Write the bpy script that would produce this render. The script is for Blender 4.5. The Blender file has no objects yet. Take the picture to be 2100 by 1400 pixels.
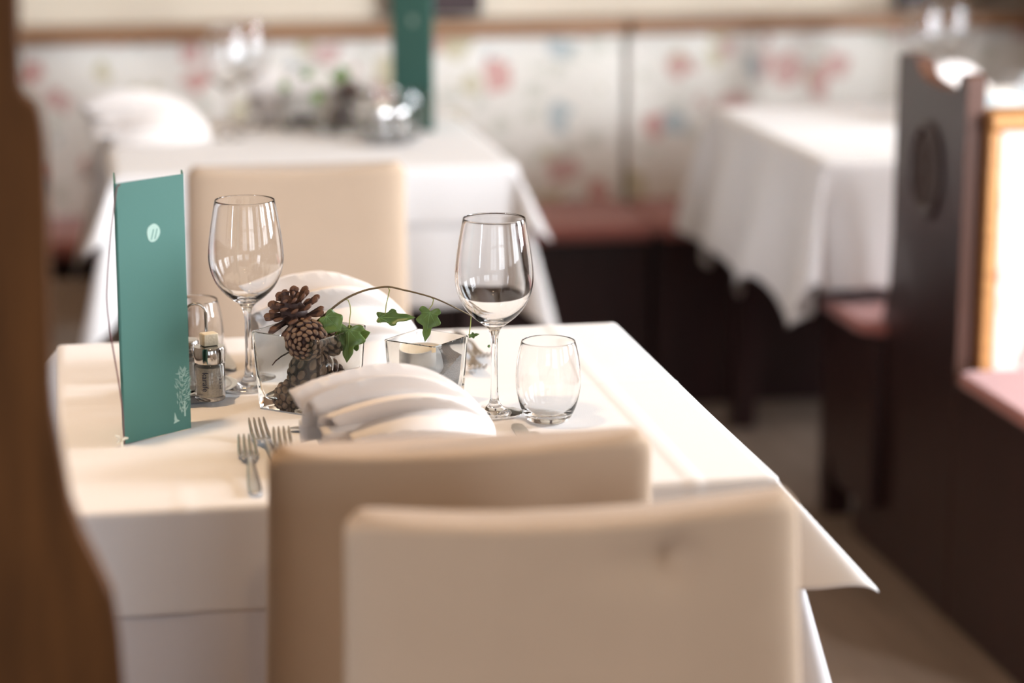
import bpy, bmesh, math, random
from mathutils import Vector, Matrix, Euler, noise
PI = math.pi
sin, cos = math.sin, math.cos
sc = bpy.context.scene
COL = sc.collection

# ------------------------------------------------------------------ camera
F = 85 / 36 * 2100
CAMP = Vector((0, 0, 1.48))
PITCH = math.atan(1130 / F); YAW = -math.radians(10.5)
cam = bpy.data.cameras.new('camera')
cam.lens = 85; cam.sensor_width = 36; cam.clip_start = 0.05
co = bpy.data.objects.new('camera', cam); COL.objects.link(co)
co.location = CAMP; co.rotation_euler = (PI / 2 - PITCH, 0, YAW)
sc.camera = co
RM = Euler((PI / 2 - PITCH, 0, YAW)).to_matrix()
def ray(px, py): return RM @ Vector(((px - 1050) / F, -(py - 700) / F, -1))
def at(px, py, z):                                   # measured point of the photo on the level z
    d = ray(px, py); return CAMP + d * ((z - CAMP.z) / d.z)
def aty(px, py, y):                                  # ... on the upright plane Y = y
    d = ray(px, py); return CAMP + d * (y / d.y)
cam.dof.use_dof = True
cam.dof.focus_distance = -(RM.transposed() @ (Vector((0.38, 2.785, 0.85)) - CAMP)).z
cam.dof.aperture_fstop = 1.8

# ------------------------------------------------------------------ materials
MATS = {}
def mat(name, col, rough=0.6, metal=0.0, bump=0.0, bscale=200, var=0.0, vscale=6, spec=0.5, sheen=0.0, coat=0.0, trans=0.0, ior=1.45, stretch=None, col2=None):
    m = bpy.data.materials.new(name); m.use_nodes = True; MATS[name] = m
    nt = m.node_tree; b = nt.nodes['Principled BSDF']
    def s(k, v):
        if k in b.inputs: b.inputs[k].default_value = v
    s('Base Color', (*col, 1)); s('Roughness', rough); s('Metallic', metal); s('Specular IOR Level', spec)
    s('Sheen Weight', sheen); s('Coat Weight', coat); s('Coat Roughness', 0.12); s('Transmission Weight', trans); s('IOR', ior)
    tc = nt.nodes.new('ShaderNodeTexCoord'); mp = nt.nodes.new('ShaderNodeMapping')
    nt.links.new(tc.outputs['Object'], mp.inputs['Vector'])
    if stretch: mp.inputs['Scale'].default_value = stretch
    if var > 0 or col2:
        n = nt.nodes.new('ShaderNodeTexNoise'); n.inputs['Scale'].default_value = vscale; n.inputs['Detail'].default_value = 4
        nt.links.new(mp.outputs[0], n.inputs['Vector'])
        r = nt.nodes.new('ShaderNodeValToRGB'); r.color_ramp.elements[0].position = .3; r.color_ramp.elements[1].position = .7
        c2 = col2 or tuple(c * (1 - var) for c in col)
        r.color_ramp.elements[0].color = (*c2, 1); r.color_ramp.elements[1].color = (*col, 1)
        nt.links.new(n.outputs['Fac'], r.inputs['Fac']); nt.links.new(r.outputs['Color'], b.inputs['Base Color'])
    if bump > 0:
        n = nt.nodes.new('ShaderNodeTexNoise'); n.inputs['Scale'].default_value = bscale; n.inputs['Detail'].default_value = 3
        nt.links.new(mp.outputs[0], n.inputs['Vector'])
        bp = nt.nodes.new('ShaderNodeBump'); bp.inputs['Strength'].default_value = bump; bp.inputs['Distance'].default_value = 0.002
        nt.links.new(n.outputs['Fac'], bp.inputs['Height']); nt.links.new(bp.outputs[0], b.inputs['Normal'])
    return m
mat('linen', (.80, .77, .76), .9, bump=.15, bscale=900, sheen=.15, spec=.2)
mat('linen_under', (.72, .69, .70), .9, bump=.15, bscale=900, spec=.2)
mat('napkin', (.74, .685, .65), .9, bump=.1, bscale=900, spec=.2)
mat('cover', (.51, .38, .275), .95, bump=.3, bscale=700, var=.06, vscale=8, sheen=.2, spec=.15)
mat('cover_brown', (.20, .14, .10), .95, bump=.3, bscale=600, spec=.2)
mat('dark_wood', (.036, .013, .013), .38, spec=.5, coat=.22, col2=(.024, .009, .009), vscale=5, stretch=(9, 9, 1))
mat('edge_wood', (.085, .034, .020), .4, coat=.2)
mat('rosette_wood', (.045, .022, .016), .6, bump=1.0, bscale=60)
mat('orange_wood', (.55, .27, .09), .4, coat=.3, col2=(.40, .18, .06), vscale=5, stretch=(1, 1, 12))
mat('brown_wood', (.20, .095, .035), .5, col2=(.10, .045, .017), vscale=4, stretch=(10, 10, 1), coat=.1)
mat('partition_wood', (.12, .048, .014), .6, col2=(.055, .022, .007), vscale=4, stretch=(10, 10, 1), spec=.15)
mat('rail_wood', (.30, .16, .08), .45, col2=(.20, .10, .05), vscale=4, stretch=(1, 10, 10), coat=.2)
mat('red_cushion', (.36, .140, .125), .95, bump=.2, bscale=400, sheen=.3, spec=.1)
mat('floor_mat', (.27, .195, .15), .55, bump=.1, bscale=60, col2=(.19, .135, .10), vscale=3, stretch=(8, .7, 1))
mat('plaster', (.62, .54, .43), .9, bump=.1, bscale=80)
mat('ceiling_mat', (.40, .31, .22), .9)
mat('wall_side', (.28, .21, .15), .9)
mat('curtain', (.30, .20, .12), .9, var=.2)
mat('teal_card', (.062, .172, .142), .62, bump=.06, bscale=500, spec=.35)
mat('teal_dark', (.012, .085, .065), .6, spec=.3)
mat('print_pale', (.38, .53, .46), .7)
mat('paper', (.82, .80, .76), .8)
mat('cord', (.16, .06, .06), .8)
mat('cord_end', (.70, .66, .55), .8)
mat('chrome', (.62, .60, .58), .12, metal=1)
mat('steel', (.70, .66, .62), .27, metal=1)
mat('steel_soft', (.70, .69, .68), .45, metal=1)
mat('tin', (.86, .85, .84), .3, metal=.25)
mat('wax', (.82, .76, .66), .55)
mat('black', (.015, .013, .012), .6)
mat('sand', (.12, .11, .115), .9, bump=.9, bscale=900, col2=(.30, .28, .28), vscale=1400)
mat('stone', (.035, .012, .018), .6, bump=.8, bscale=200)
mat('cone_dark', (.040, .016, .011), .7, bump=.5, bscale=150)
mat('cone_tan', (.21, .125, .075), .65, bump=.4, bscale=200, var=.35, vscale=120)
mat('cone_tip', (.095, .042, .024), .65, bump=.4, bscale=200)
mat('stem_wood', (.17, .12, .06), .6, var=.4, vscale=90)
mat('leaf', (.125, .215, .050), .42, var=.35, vscale=60, spec=.5)
mat('leaf_vein', (.17, .30, .10), .5)
mat('petiole', (.34, .36, .10), .5)
mat('cork', (.66, .58, .44), .85, bump=.3, bscale=300)
mat('salt', (.66, .62, .55), .6, var=.3, vscale=400)
mat('label_ink', (.03, .04, .09), .6)
mat('soil', (.05, .02, .015), .9)
mat('radiator_dark', (.02, .012, .01), .7)
mat('lamp_shade', (.7, .55, .35), .8)
def glassmat(name, ior=1.5, col=(1, 1, 1)):
    m = bpy.data.materials.new(name); m.use_nodes = True; MATS[name] = m
    nt = m.node_tree; nt.nodes.clear()
    o = nt.nodes.new('ShaderNodeOutputMaterial'); g = nt.nodes.new('ShaderNodeBsdfGlass')
    g.inputs['Color'].default_value = (*col, 1); g.inputs['Roughness'].default_value = 0; g.inputs['IOR'].default_value = ior
    nt.links.new(g.outputs[0], o.inputs[0]); return m
glassmat('glass', 1.47)
glassmat('glass_thick', 1.47, (.985, .99, .985))
def pane_mat():
    m = bpy.data.materials.new('window_glass'); m.use_nodes = True; MATS['window_glass'] = m
    nt = m.node_tree; nt.nodes.clear()
    o = nt.nodes.new('ShaderNodeOutputMaterial'); t = nt.nodes.new('ShaderNodeBsdfTransparent'); g = nt.nodes.new('ShaderNodeBsdfGlossy')
    g.inputs['Roughness'].default_value = .02
    x = nt.nodes.new('ShaderNodeMixShader'); x.inputs[0].default_value = .06
    nt.links.new(t.outputs[0], x.inputs[1]); nt.links.new(g.outputs[0], x.inputs[2]); nt.links.new(x.outputs[0], o.inputs[0])
pane_mat()
def emis(name, col, s):
    m = bpy.data.materials.new(name); m.use_nodes = True; MATS[name] = m
    b = m.node_tree.nodes['Principled BSDF']
    b.inputs['Emission Color'].default_value = (*col, 1); b.inputs['Emission Strength'].default_value = s
emis('bulb', (1, .72, .42), 30)
def floral(name, base, scale=8.0):
    m = bpy.data.materials.new(name); m.use_nodes = True; MATS[name] = m
    nt = m.node_tree; N = nt.nodes.new; L = nt.links.new; b = nt.nodes['Principled BSDF']
    b.inputs['Roughness'].default_value = .9; b.inputs['Specular IOR Level'].default_value = .2
    tc = N('ShaderNodeTexCoord'); no = N('ShaderNodeTexNoise'); no.inputs['Scale'].default_value = 14
    L(tc.outputs['Object'], no.inputs['Vector'])
    mx = N('ShaderNodeMixRGB'); mx.blend_type = 'ADD'; mx.inputs[0].default_value = .10
    L(tc.outputs['Object'], mx.inputs[1]); L(no.outputs['Color'], mx.inputs[2])
    cur = None
    pal = [((.42, .10, .09), 0), ((.20, .27, .30), 1), ((.38, .36, .15), 2)]
    prev = None
    for i, (c, k) in enumerate([((.40, .41, .33), 3.3), ((.52, .27, .24), 5.1), ((.36, .41, .42), 7.7), ((.48, .43, .28), 9.2), ((.50, .30, .27), 12.9)]):
        mp = N('ShaderNodeMapping'); mp.inputs['Location'].default_value = (k, k * .7, k * 1.3)
        L(mx.outputs[0], mp.inputs['Vector'])
        v = N('ShaderNodeTexVoronoi'); v.inputs['Scale'].default_value = scale * (1 if i else 1.8); v.voronoi_dimensions = '3D'
        L(mp.outputs[0], v.inputs['Vector'])
        lt = N('ShaderNodeMath'); lt.operation = 'LESS_THAN'; lt.inputs[1].default_value = .30 if i else .33
        L(v.outputs['Distance'], lt.inputs[0])
        sp = N('ShaderNodeSeparateColor'); L(v.outputs['Color'], sp.inputs[0])
        g = N('ShaderNodeMath'); g.operation = 'LESS_THAN'; g.inputs[1].default_value = .50 if i else .6
        L(sp.outputs[0], g.inputs[0])
        mu = N('ShaderNodeMath'); mu.operation = 'MULTIPLY'; L(lt.outputs[0], mu.inputs[0]); L(g.outputs[0], mu.inputs[1])
        mm = N('ShaderNodeMath'); mm.operation = 'MULTIPLY'; mm.inputs[1].default_value = .85 if i else .45; L(mu.outputs[0], mm.inputs[0])
        q = N('ShaderNodeMixRGB'); q.inputs[2].default_value = (*c, 1)
        L(mm.outputs[0], q.inputs[0])
        if prev: L(prev, q.inputs[1])
        else: q.inputs[1].default_value = (*base, 1)
        prev = q.outputs[0]
    L(prev, b.inputs['Base Color'])
floral('floral', (.70, .66, .60))

# ------------------------------------------------------------------ mesh helpers
class MB:
    def __init__(self): self.v = []; self.f = []; self.m = []
    def add(self, vs, fs, mi=0):
        o = len(self.v); self.v += [tuple(p) for p in vs]; self.f += [tuple(i + o for i in f) for f in fs]; self.m += [mi] * len(fs); return self
    def box(self, x0, x1, y0, y1, z0, z1, mi=0):
        vs = [(x, y, z) for z in (z0, z1) for y in (y0, y1) for x in (x0, x1)]
        return self.add(vs, [(0, 2, 3, 1), (4, 5, 7, 6), (0, 1, 5, 4), (2, 6, 7, 3), (0, 4, 6, 2), (1, 3, 7, 5)], mi)
    def lathe(self, prof, n=48, c=(0, 0, 0), closed=False, mi=0):
        vs = []; fs = []
        for r, z in prof:
            for i in range(n):
                a = 2 * PI * i / n; vs.append((c[0] + max(r, 1e-5) * cos(a), c[1] + max(r, 1e-5) * sin(a), c[2] + z))
        k = len(prof)
        for j in range(k if closed else k - 1):
            j2 = (j + 1) % k
            for i in range(n):
                i2 = (i + 1) % n; fs.append((j * n + i, j * n + i2, j2 * n + i2, j2 * n + i))
        return self.add(vs, fs, mi)
    def tube(self, pts, rad, n=10, mi=0, cap=True):
        pts = [Vector(p) for p in pts]; K = len(pts); vs = []; fs = []
        rads = rad if isinstance(rad, (list, tuple)) else [rad] * K
        t0 = (pts[1] - pts[0]).normalized(); up = Vector((0, 0, 1)) if abs(t0.z) < .9 else Vector((1, 0, 0))
        u = t0.cross(up).normalized()
        for i in range(K):
            t = (pts[min(i + 1, K - 1)] - pts[max(i - 1, 0)]).normalized()
            u = (u - t * u.dot(t)).normalized(); w = t.cross(u)
            for j in range(n):
                a = 2 * PI * j / n; vs.append(pts[i] + (u * cos(a) + w * sin(a)) * rads[i])
        for i in range(K - 1):
            for j in range(n):
                j2 = (j + 1) % n; fs.append((i * n + j, i * n + j2, (i + 1) * n + j2, (i + 1) * n + j))
        if cap: fs.append(tuple(range(n))[::-1]); fs.append(tuple((K - 1) * n + j for j in range(n)))
        return self.add(vs, fs, mi)
    def prism(self, poly, a0, a1, axis='x', mi=0):
        """poly: 2D outline extruded from a0 to a1 along an axis. x: (y,z); y: (x,z); z: (x,y)"""
        n = len(poly)
        def P(p, a): return {'x': (a, p[0], p[1]), 'y': (p[0], a, p[1]), 'z': (p[0], p[1], a)}[axis]
        vs = [P(p, a0) for p in poly] + [P(p, a1) for p in poly]
        fs = [tuple(range(n)), tuple(range(2 * n - 1, n - 1, -1))] + [(i, (i + 1) % n + 0, (i + 1) % n + n, i + n) for i in range(n)]
        return self.add(vs, fs, mi)
    def grid(self, nu, nv, fn, mi=0):
        vs = [fn(i / nu, j / nv) for j in range(nv + 1) for i in range(nu + 1)]
        fs = [(j * (nu + 1) + i, j * (nu + 1) + i + 1, (j + 1) * (nu + 1) + i + 1, (j + 1) * (nu + 1) + i) for j in range(nv) for i in range(nu)]
        return self.add(vs, fs, mi)
    def build(self, name, m, parent=None, smooth=True, bevel=0, solid=0, sub=0, loc=None, rot=None, angle=40, seg=2):
        me = bpy.data.meshes.new(name); me.from_pydata(self.v, [], self.f)
        for x in (m if isinstance(m, (list, tuple)) else [m]): me.materials.append(MATS[x])
        for p, i in zip(me.polygons, self.m): p.material_index = i
        bm = bmesh.new(); bm.from_mesh(me); bmesh.ops.remove_doubles(bm, verts=bm.verts, dist=2e-6)
        if not solid: bmesh.ops.recalc_face_normals(bm, faces=bm.faces)
        bm.to_mesh(me); bm.free()
        o = bpy.data.objects.new(name, me); COL.objects.link(o)
        if smooth:
            me.polygons.foreach_set('use_smooth', [True] * len(me.polygons))
            try: me.set_sharp_from_angle(angle=math.radians(angle))
            except Exception: pass
        if parent is not None: o.parent = parent
        if solid:
            s = o.modifiers.new('solid', 'SOLIDIFY'); s.thickness = solid; s.offset = -1
        if bevel:
            b = o.modifiers.new('bevel', 'BEVEL'); b.width = bevel; b.segments = seg; b.limit_method = 'ANGLE'; b.angle_limit = math.radians(35)
        if sub:
            s = o.modifiers.new('sub', 'SUBSURF'); s.levels = sub; s.render_levels = sub
        if loc is not None: o.location = loc
        if rot is not None: o.rotation_euler = rot
        return o
def tag(o, label=None, cat=None, group=None, kind=None):
    if label: o['label'] = label
    if cat: o['category'] = cat
    if group: o['group'] = group
    if kind: o['kind'] = kind
    return o
def thing(name, label, cat, loc=(0, 0, 0), rz=0, group=None, rot=None):
    o = bpy.data.objects.new(name, None); COL.objects.link(o); o.empty_display_size = .05
    o.location = loc; o.rotation_euler = rot or (0, 0, rz)
    return tag(o, label, cat, group)
def struct(name, mb, m, **k): return tag(mb.build(name, m, smooth=False, **k), kind='structure')
def dup(o, loc=None, rz=None, label=None, group=None, parent=None):
    c = o.copy(); COL.objects.link(c)
    if parent is not None: c.parent = parent
    if loc is not None: c.location = loc
    if rz is not None: c.rotation_euler = (0, 0, rz)
    if label: c['label'] = label
    if group: c['group'] = group
    for ch in o.children: dup(ch, parent=c)
    return c

# ------------------------------------------------------------------ room
XL, XR, YF, YB, ZC = -2.6, 3.6, -2.6, 6.02, 2.55
struct('floor', MB().box(XL - .2, XR + .2, YF - .2, YB + .2, -.1, 0), 'floor_mat')
struct('ceiling', MB().box(XL - .2, XR + .2, YF - .2, YB + .2, ZC, ZC + .1), 'ceiling_mat')
struct('wall_back', MB().box(XL - .2, XR + .2, YB, YB + .2, 0, ZC), 'plaster')
w = MB(); w.box(XL - .2, XL, YF, YB, 0, .95); w.box(XL - .2, XL, YF, YB, 2.25, ZC)
w.box(XL - .2, XL, YF, -.6, .95, 2.25); w.box(XL - .2, XL, .6, YB, .95, 2.25)
struct('wall_left', w, 'wall_side')
WIN = [(-1.9, -0.4), (0.2, 1.7), (2.4, 3.3), (4.05, 5.0)]  # last opening is unseen, added to light the booth table
WZ0, WZ1 = .95, 2.25
w = MB(); w.box(XR, XR + .2, YF, YB, 0, WZ0); w.box(XR, XR + .2, YF, YB, WZ1, ZC)
ys = [YF] + [v for a in WIN for v in a] + [YB]
for i in range(0, len(ys), 2): w.box(XR, XR + .2, ys[i], ys[i + 1], WZ0, WZ1)
struct('wall_right', w, 'wall_side')
WF = [(-1.6, .2), (.9, 2.7)]
w = MB(); w.box(XL, XR, YF - .2, YF, 0, WZ0); w.box(XL, XR, YF - .2, YF, WZ1, ZC)
xs = [XL] + [v for a in WF for v in a] + [XR]
for i in range(0, len(xs), 2): w.box(xs[i], xs[i + 1], YF - .2, YF, WZ0, WZ1)
struct('wall_front', w, 'wall_side')
wi = 0
def window(axis, a, b):
    global wi; wi += 1
    f = MB()
    def bx(a0, a1, z0, z1, d0=.04, d1=.1):
        if axis == 'l': f.box(XL - d1, XL - d0, a0, a1, z0, z1)
        elif axis == 'x': f.box(XR + d0, XR + d1, a0, a1, z0, z1)
        else: f.box(a0, a1, YF - d1, YF - d0, z0, z1)
    bx(a, b, WZ0, WZ0 + .06); bx(a, b, WZ1 - .06, WZ1); bx(a, a + .06, WZ0, WZ1); bx(b - .06, b, WZ0, WZ1)
    bx((a + b) / 2 - .03, (a + b) / 2 + .03, WZ0, WZ1); bx(a, b, 1.75, 1.78, .05, .09)
    o = struct('window_%d' % wi, f, 'brown_wood')
    p = MB()
    if axis == 'l': p.box(XL - .07, XL - .065, a + .05, b - .05, WZ0 + .05, WZ1 - .05)
    elif axis == 'x': p.box(XR + .065, XR + .07, a + .05, b - .05, WZ0 + .05, WZ1 - .05)
    else: p.box(a + .05, b - .05, YF - .07, YF - .065, WZ0 + .05, WZ1 - .05)
    g = p.build('pane', 'window_glass', o, smooth=False)
for a, b in WIN: window('x', a, b)
for a, b in WF: window('y', a, b)
window('l', -.6, .6)
struct('baseboard_left', MB().box(XL, XL + .02, YF, YB, 0, .1), 'dark_wood')
struct('shading_pier', MB().box(2.5, XR, 5.14, 5.30, 0, ZC), 'wall_side')  # unseen pier added to shade the right end of the back wall
# posts on the back wall above the bench back
struct('trim_1', MB().box(.80, 1.03, YB - .05, YB, .935, ZC), 'dark_wood')
struct('trim_2', MB().box(2.12, 2.20, YB - .05, YB, .935, ZC), 'dark_wood')

# ------------------------------------------------------------------ lights
def area(name, loc, rot, sx, sy, power, col):
    l = bpy.data.lights.new(name, 'AREA'); l.shape = 'RECTANGLE'; l.size = sx; l.size_y = sy; l.energy = power; l.color = col
    o = bpy.data.objects.new(name, l); COL.objects.link(o); o.location = loc; o.rotation_euler = rot; return o
DAY = (.87, .93, 1.0)
POW = [6, 42, 285, 110]
for i, ((a, b), p) in enumerate(zip(WIN, POW)):
    d = Vector((-1, 0, -.12))
    o = area('daylight_and_fill', (XR + .25, (a + b) / 2 , 1.6), d.to_track_quat('-Z', 'Y').to_euler(), b - a, 1.3, p, DAY)
o = area('daylight_and_fill', (XR + .22, .95, 1.6), Vector((-2.2, 5.0, -.9)).to_track_quat('-Z', 'Y').to_euler(), .9, 1.2, 30, DAY); o.data.spread = math.radians(62)  # extra aimed beam, added to brighten the middle of the back wall
o = area('daylight_and_fill', (XL - .22, 0, 1.6), Vector((4.1, 5.0, -1.05)).to_track_quat('-Z', 'Y').to_euler(), .9, 1.2, 15, (.80, .88, 1.0)); o.data.spread = math.radians(58)
for (a, b), p in zip(WF, [6, 26]):
    area('daylight_and_fill', ((a + b) / 2, YF - .25, 1.6), (-PI / 2, 0, PI), b - a, 1.3, p, DAY)
world = bpy.data.worlds.new('world'); sc.world = world; world.use_nodes = True
bg = world.node_tree.nodes['Background']; bg.inputs[0].default_value = (.85, .92, 1, 1); bg.inputs[1].default_value = 1.2
LAMPS = [(-.1, 2.7, 5), (.2, 5.0, .8), (-1.3, 3.8, .3), (2.4, 4.9, .5), (.3, .8, 3)]
for i, (x, y, p) in enumerate(LAMPS):
    t = thing('ceiling_downlight', ['round ceiling downlight above the menu card table', 'round ceiling downlight above the back table',
               'round ceiling downlight near the left wall', 'round ceiling downlight above the booth table', 'round ceiling downlight behind the beige chairs'][i], 'ceiling light', (x, y, ZC))
    MB().lathe([(.085, -.001), (.085, -.02), (.065, -.02), (.06, -.001)], 32, closed=True).build('trim_ring', 'chrome', t)
    MB().lathe([(0, -.006), (.06, -.006), (.06, -.001), (0, -.001)], 32).build('bulb', 'bulb', t)
    l = bpy.data.lights.new('lamp_light', 'AREA'); l.shape = 'DISK'; l.size = .14; l.energy = p; l.color = (1, .68, .40); l.spread = math.radians(110)
    o = bpy.data.objects.new('lamp_light', l); COL.objects.link(o); o.location = (x, y, ZC - .03)

# ------------------------------------------------------------------ cloth
def cloth(name, X0, X1, Y0, Y1, z, ov, mname, label, group=None, re=.006, k=.60, amp=.0, waves=7, seed=0, creasex=(), creasey=(), step=.009, flare=.04, ampy=None, cat='tablecloth', hem=None, cs=0, und=.0006, solid=.0007):
    """A cloth laid on a rectangular top: flat top, rounded edge, hanging sides with folds, corner flaps that stand out in a cone."""
    oL, oR, oF, oB = ov
    rnd = random.Random(seed); ph = [rnd.uniform(0, 6.28) for _ in range(12)]
    def axis(a, b, o0, o1):
        vals = []
        n0 = max(2, int(o0 / step)); n = max(4, int((b - a) / (step * 1.6))); n1 = max(2, int(o1 / step))
        vals += [a - o0 + o0 * i / n0 for i in range(n0)]
        vals += [a + (b - a) * i / n for i in range(n)]
        vals += [b + o1 * i / n1 for i in range(n1 + 1)]
        return vals
    us = axis(X0, X1, oL, oR); vs_ = axis(Y0, Y1, oF, oB)
    def drop(d):                                       # outward, down along a rounded edge
        L = re * PI / 2
        if d < L: a = d / re; return re * sin(a), re * (1 - cos(a))
        return re, re + d - L
    def P(u, v):
        dx = u - X1 if u > X1 else (X0 - u if u < X0 else 0); sx = 1 if u > X1 else -1
        dy = v - Y1 if v > Y1 else (Y0 - v if v < Y0 else 0); sy = 1 if v > Y1 else -1
        cx = min(max(u, X0), X1); cy = min(max(v, Y0), Y1)
        zc = 0
        for c in creasex: zc += .0016 * math.exp(-((u - c) / .0035) ** 2)
        for c in creasey: zc += .0016 * math.exp(-((v - c) / .0035) ** 2)
        if dx <= 0 and dy <= 0:
            zz = z + zc + und * (sin(u * 9 + ph[0]) * sin(v * 8 + ph[1]) + 1)
            return (u, v, zz)
        if dx > 0 and dy > 0:
            d = math.hypot(dx, dy); th = math.atan2(dy, dx); s = sin(2 * th); d *= 1 - cs * s
            o, dn = drop(d)
            out = o * (1 - s) + d * k * s * (1 + .10 * sin(3 * th + ph[2]))
            dz = dn * (1 - s) + s * math.sqrt(max(d * d - (d * k * s) ** 2, 0))
            return (cx + sx * out * cos(th), cy + sy * out * sin(th), z - dz)
        d = dx or dy; o, dn = drop(d)
        if dx > 0: s = v; e0, e1 = v - Y0, Y1 - v; a_ = amp
        else: s = u; e0, e1 = u - X0, X1 - u; a_ = amp if ampy is None else ampy
        fade = min(1, min(e0, e1) / .07); fade = fade * fade * (3 - 2 * fade)
        q = 1 if dx > 0 else 2
        wv = .5 + .5 * sin(s * waves * 2 * PI + ph[3 + q] + .8 * sin(s * 5 + ph[6 + q]))
        tt = min(1, dn / .3)
        out = o + fade * (a_ * wv * tt ** 1.1 + flare * dn * .5) + zc * 1.5
        if hem and dn > .05: dn = dn + hem(dx > 0, sx if dx > 0 else sy, s) * (dn / .3)
        if dx > 0: return (cx + sx * out, v, z - dn)
        return (u, cy + sy * out, z - dn)
    mb = MB(); nu, nv = len(us), len(vs_)
    mb.add([P(u, v) for v in vs_ for u in us], [(j * nu + i, j * nu + i + 1, (j + 1) * nu + i + 1, (j + 1) * nu + i) for j in range(nv - 1) for i in range(nu - 1)])
    o = mb.build(name, mname, solid=solid, angle=80)
    return tag(o, label, cat, group)

TZ = .755
def table(X0, X1, Y0, Y1, label, name='dining_table', wood='dark_wood'):
    cx, cy = (X0 + X1) / 2, (Y0 + Y1) / 2
    t = thing(name, label, 'table', (cx, cy, 0)); hx, hy = (X1 - X0) / 2, (Y1 - Y0) / 2
    MB().box(-hx + .003, hx - .003, -hy + .003, hy - .003, TZ - .03, TZ).build('tabletop', 'brown_wood', t, bevel=.004)
    for sx in (-1, 1):
        for sy in (-1, 1):
            l = MB(); l.box(-.028, .028, -.028, .028, 0, TZ - .03)
            l.build('leg', wood, t, bevel=.004, loc=(sx * (hx - .07), sy * (hy - .07), 0))
    MB().box(-hx + .06, hx - .06, -hy + .06, hy - .06, TZ - .10, TZ - .03).build('apron', 'brown_wood', t)
    return t

# near table
NX0, NX1, NY0, NY1 = -.020, .736, 2.420, 3.200
table(NX0, NX1, NY0, NY1, 'square table under white cloth, carrying the menu card and pine cones')
cloth('under_tablecloth', NX0, NX1, NY0, NY1, TZ + .0012, (.30, .27, .27, .27), 'linen_under', 'long pale cloth hanging below the white overlay of the menu card table', 're' and 'white tablecloths', re=.004, k=.35, amp=.012, flare=.03, seed=3)
cloth('top_tablecloth', NX0, NX1, NY0, NY1, TZ + .0038, (.125, .120, .118, .115), 'linen', 'smooth white overlay cloth with pointed corner on the menu card table', 'white tablecloths', k=.74, cs=.05, amp=.004, flare=.05, seed=5, creasex=(.102, .648), creasey=(2.86,), re=.006, und=.0002, step=.0055)
TT = TZ + .0052          # surface of the near table's cloth

# back table
BX0, BX1, BY0, BY1 = .085, .868, 4.66, 5.42
table(BX0, BX1, BY0, BY1, 'square table under white cloth behind the beige chair')
cloth('under_tablecloth', BX0, BX1, BY0, BY1, TZ + .0012, (.28, .28, .28, .28), 'linen', 'long white cloth hanging below the overlay of the table behind the beige chair', 'white tablecloths', re=.004, k=.30, amp=.012, flare=.02, seed=13)
cloth('top_tablecloth', BX0, BX1, BY0, BY1, TZ + .0038, (.12, .12, .12, .12), 'linen', 'white overlay cloth on the table behind the beige chair', 'white tablecloths', k=.50, amp=.006, flare=.08, seed=15, re=.008, und=.0003)

# right booth table
RX0, RX1, RY0, RY1 = 1.487, 2.42, 4.61, 5.46
table(RX0, RX1, RY0, RY1, 'rectangular table under scalloped white cloth inside the booth')
def rhem(isx, s, q):
    return .035 * sin(q * 19) if isx else .015 * sin(q * 23)
cloth('booth_tablecloth', RX0, RX1, RY0, RY1, TZ + .002, (.33, .02, .27, .16), 'linen', 'long white cloth with wavy hem on the booth table', 'white tablecloths', re=.008, k=.36, cs=.20, amp=.055, ampy=.05, waves=3.1, flare=.10, seed=4, und=.0003, step=.012, hem=rhem)

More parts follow.
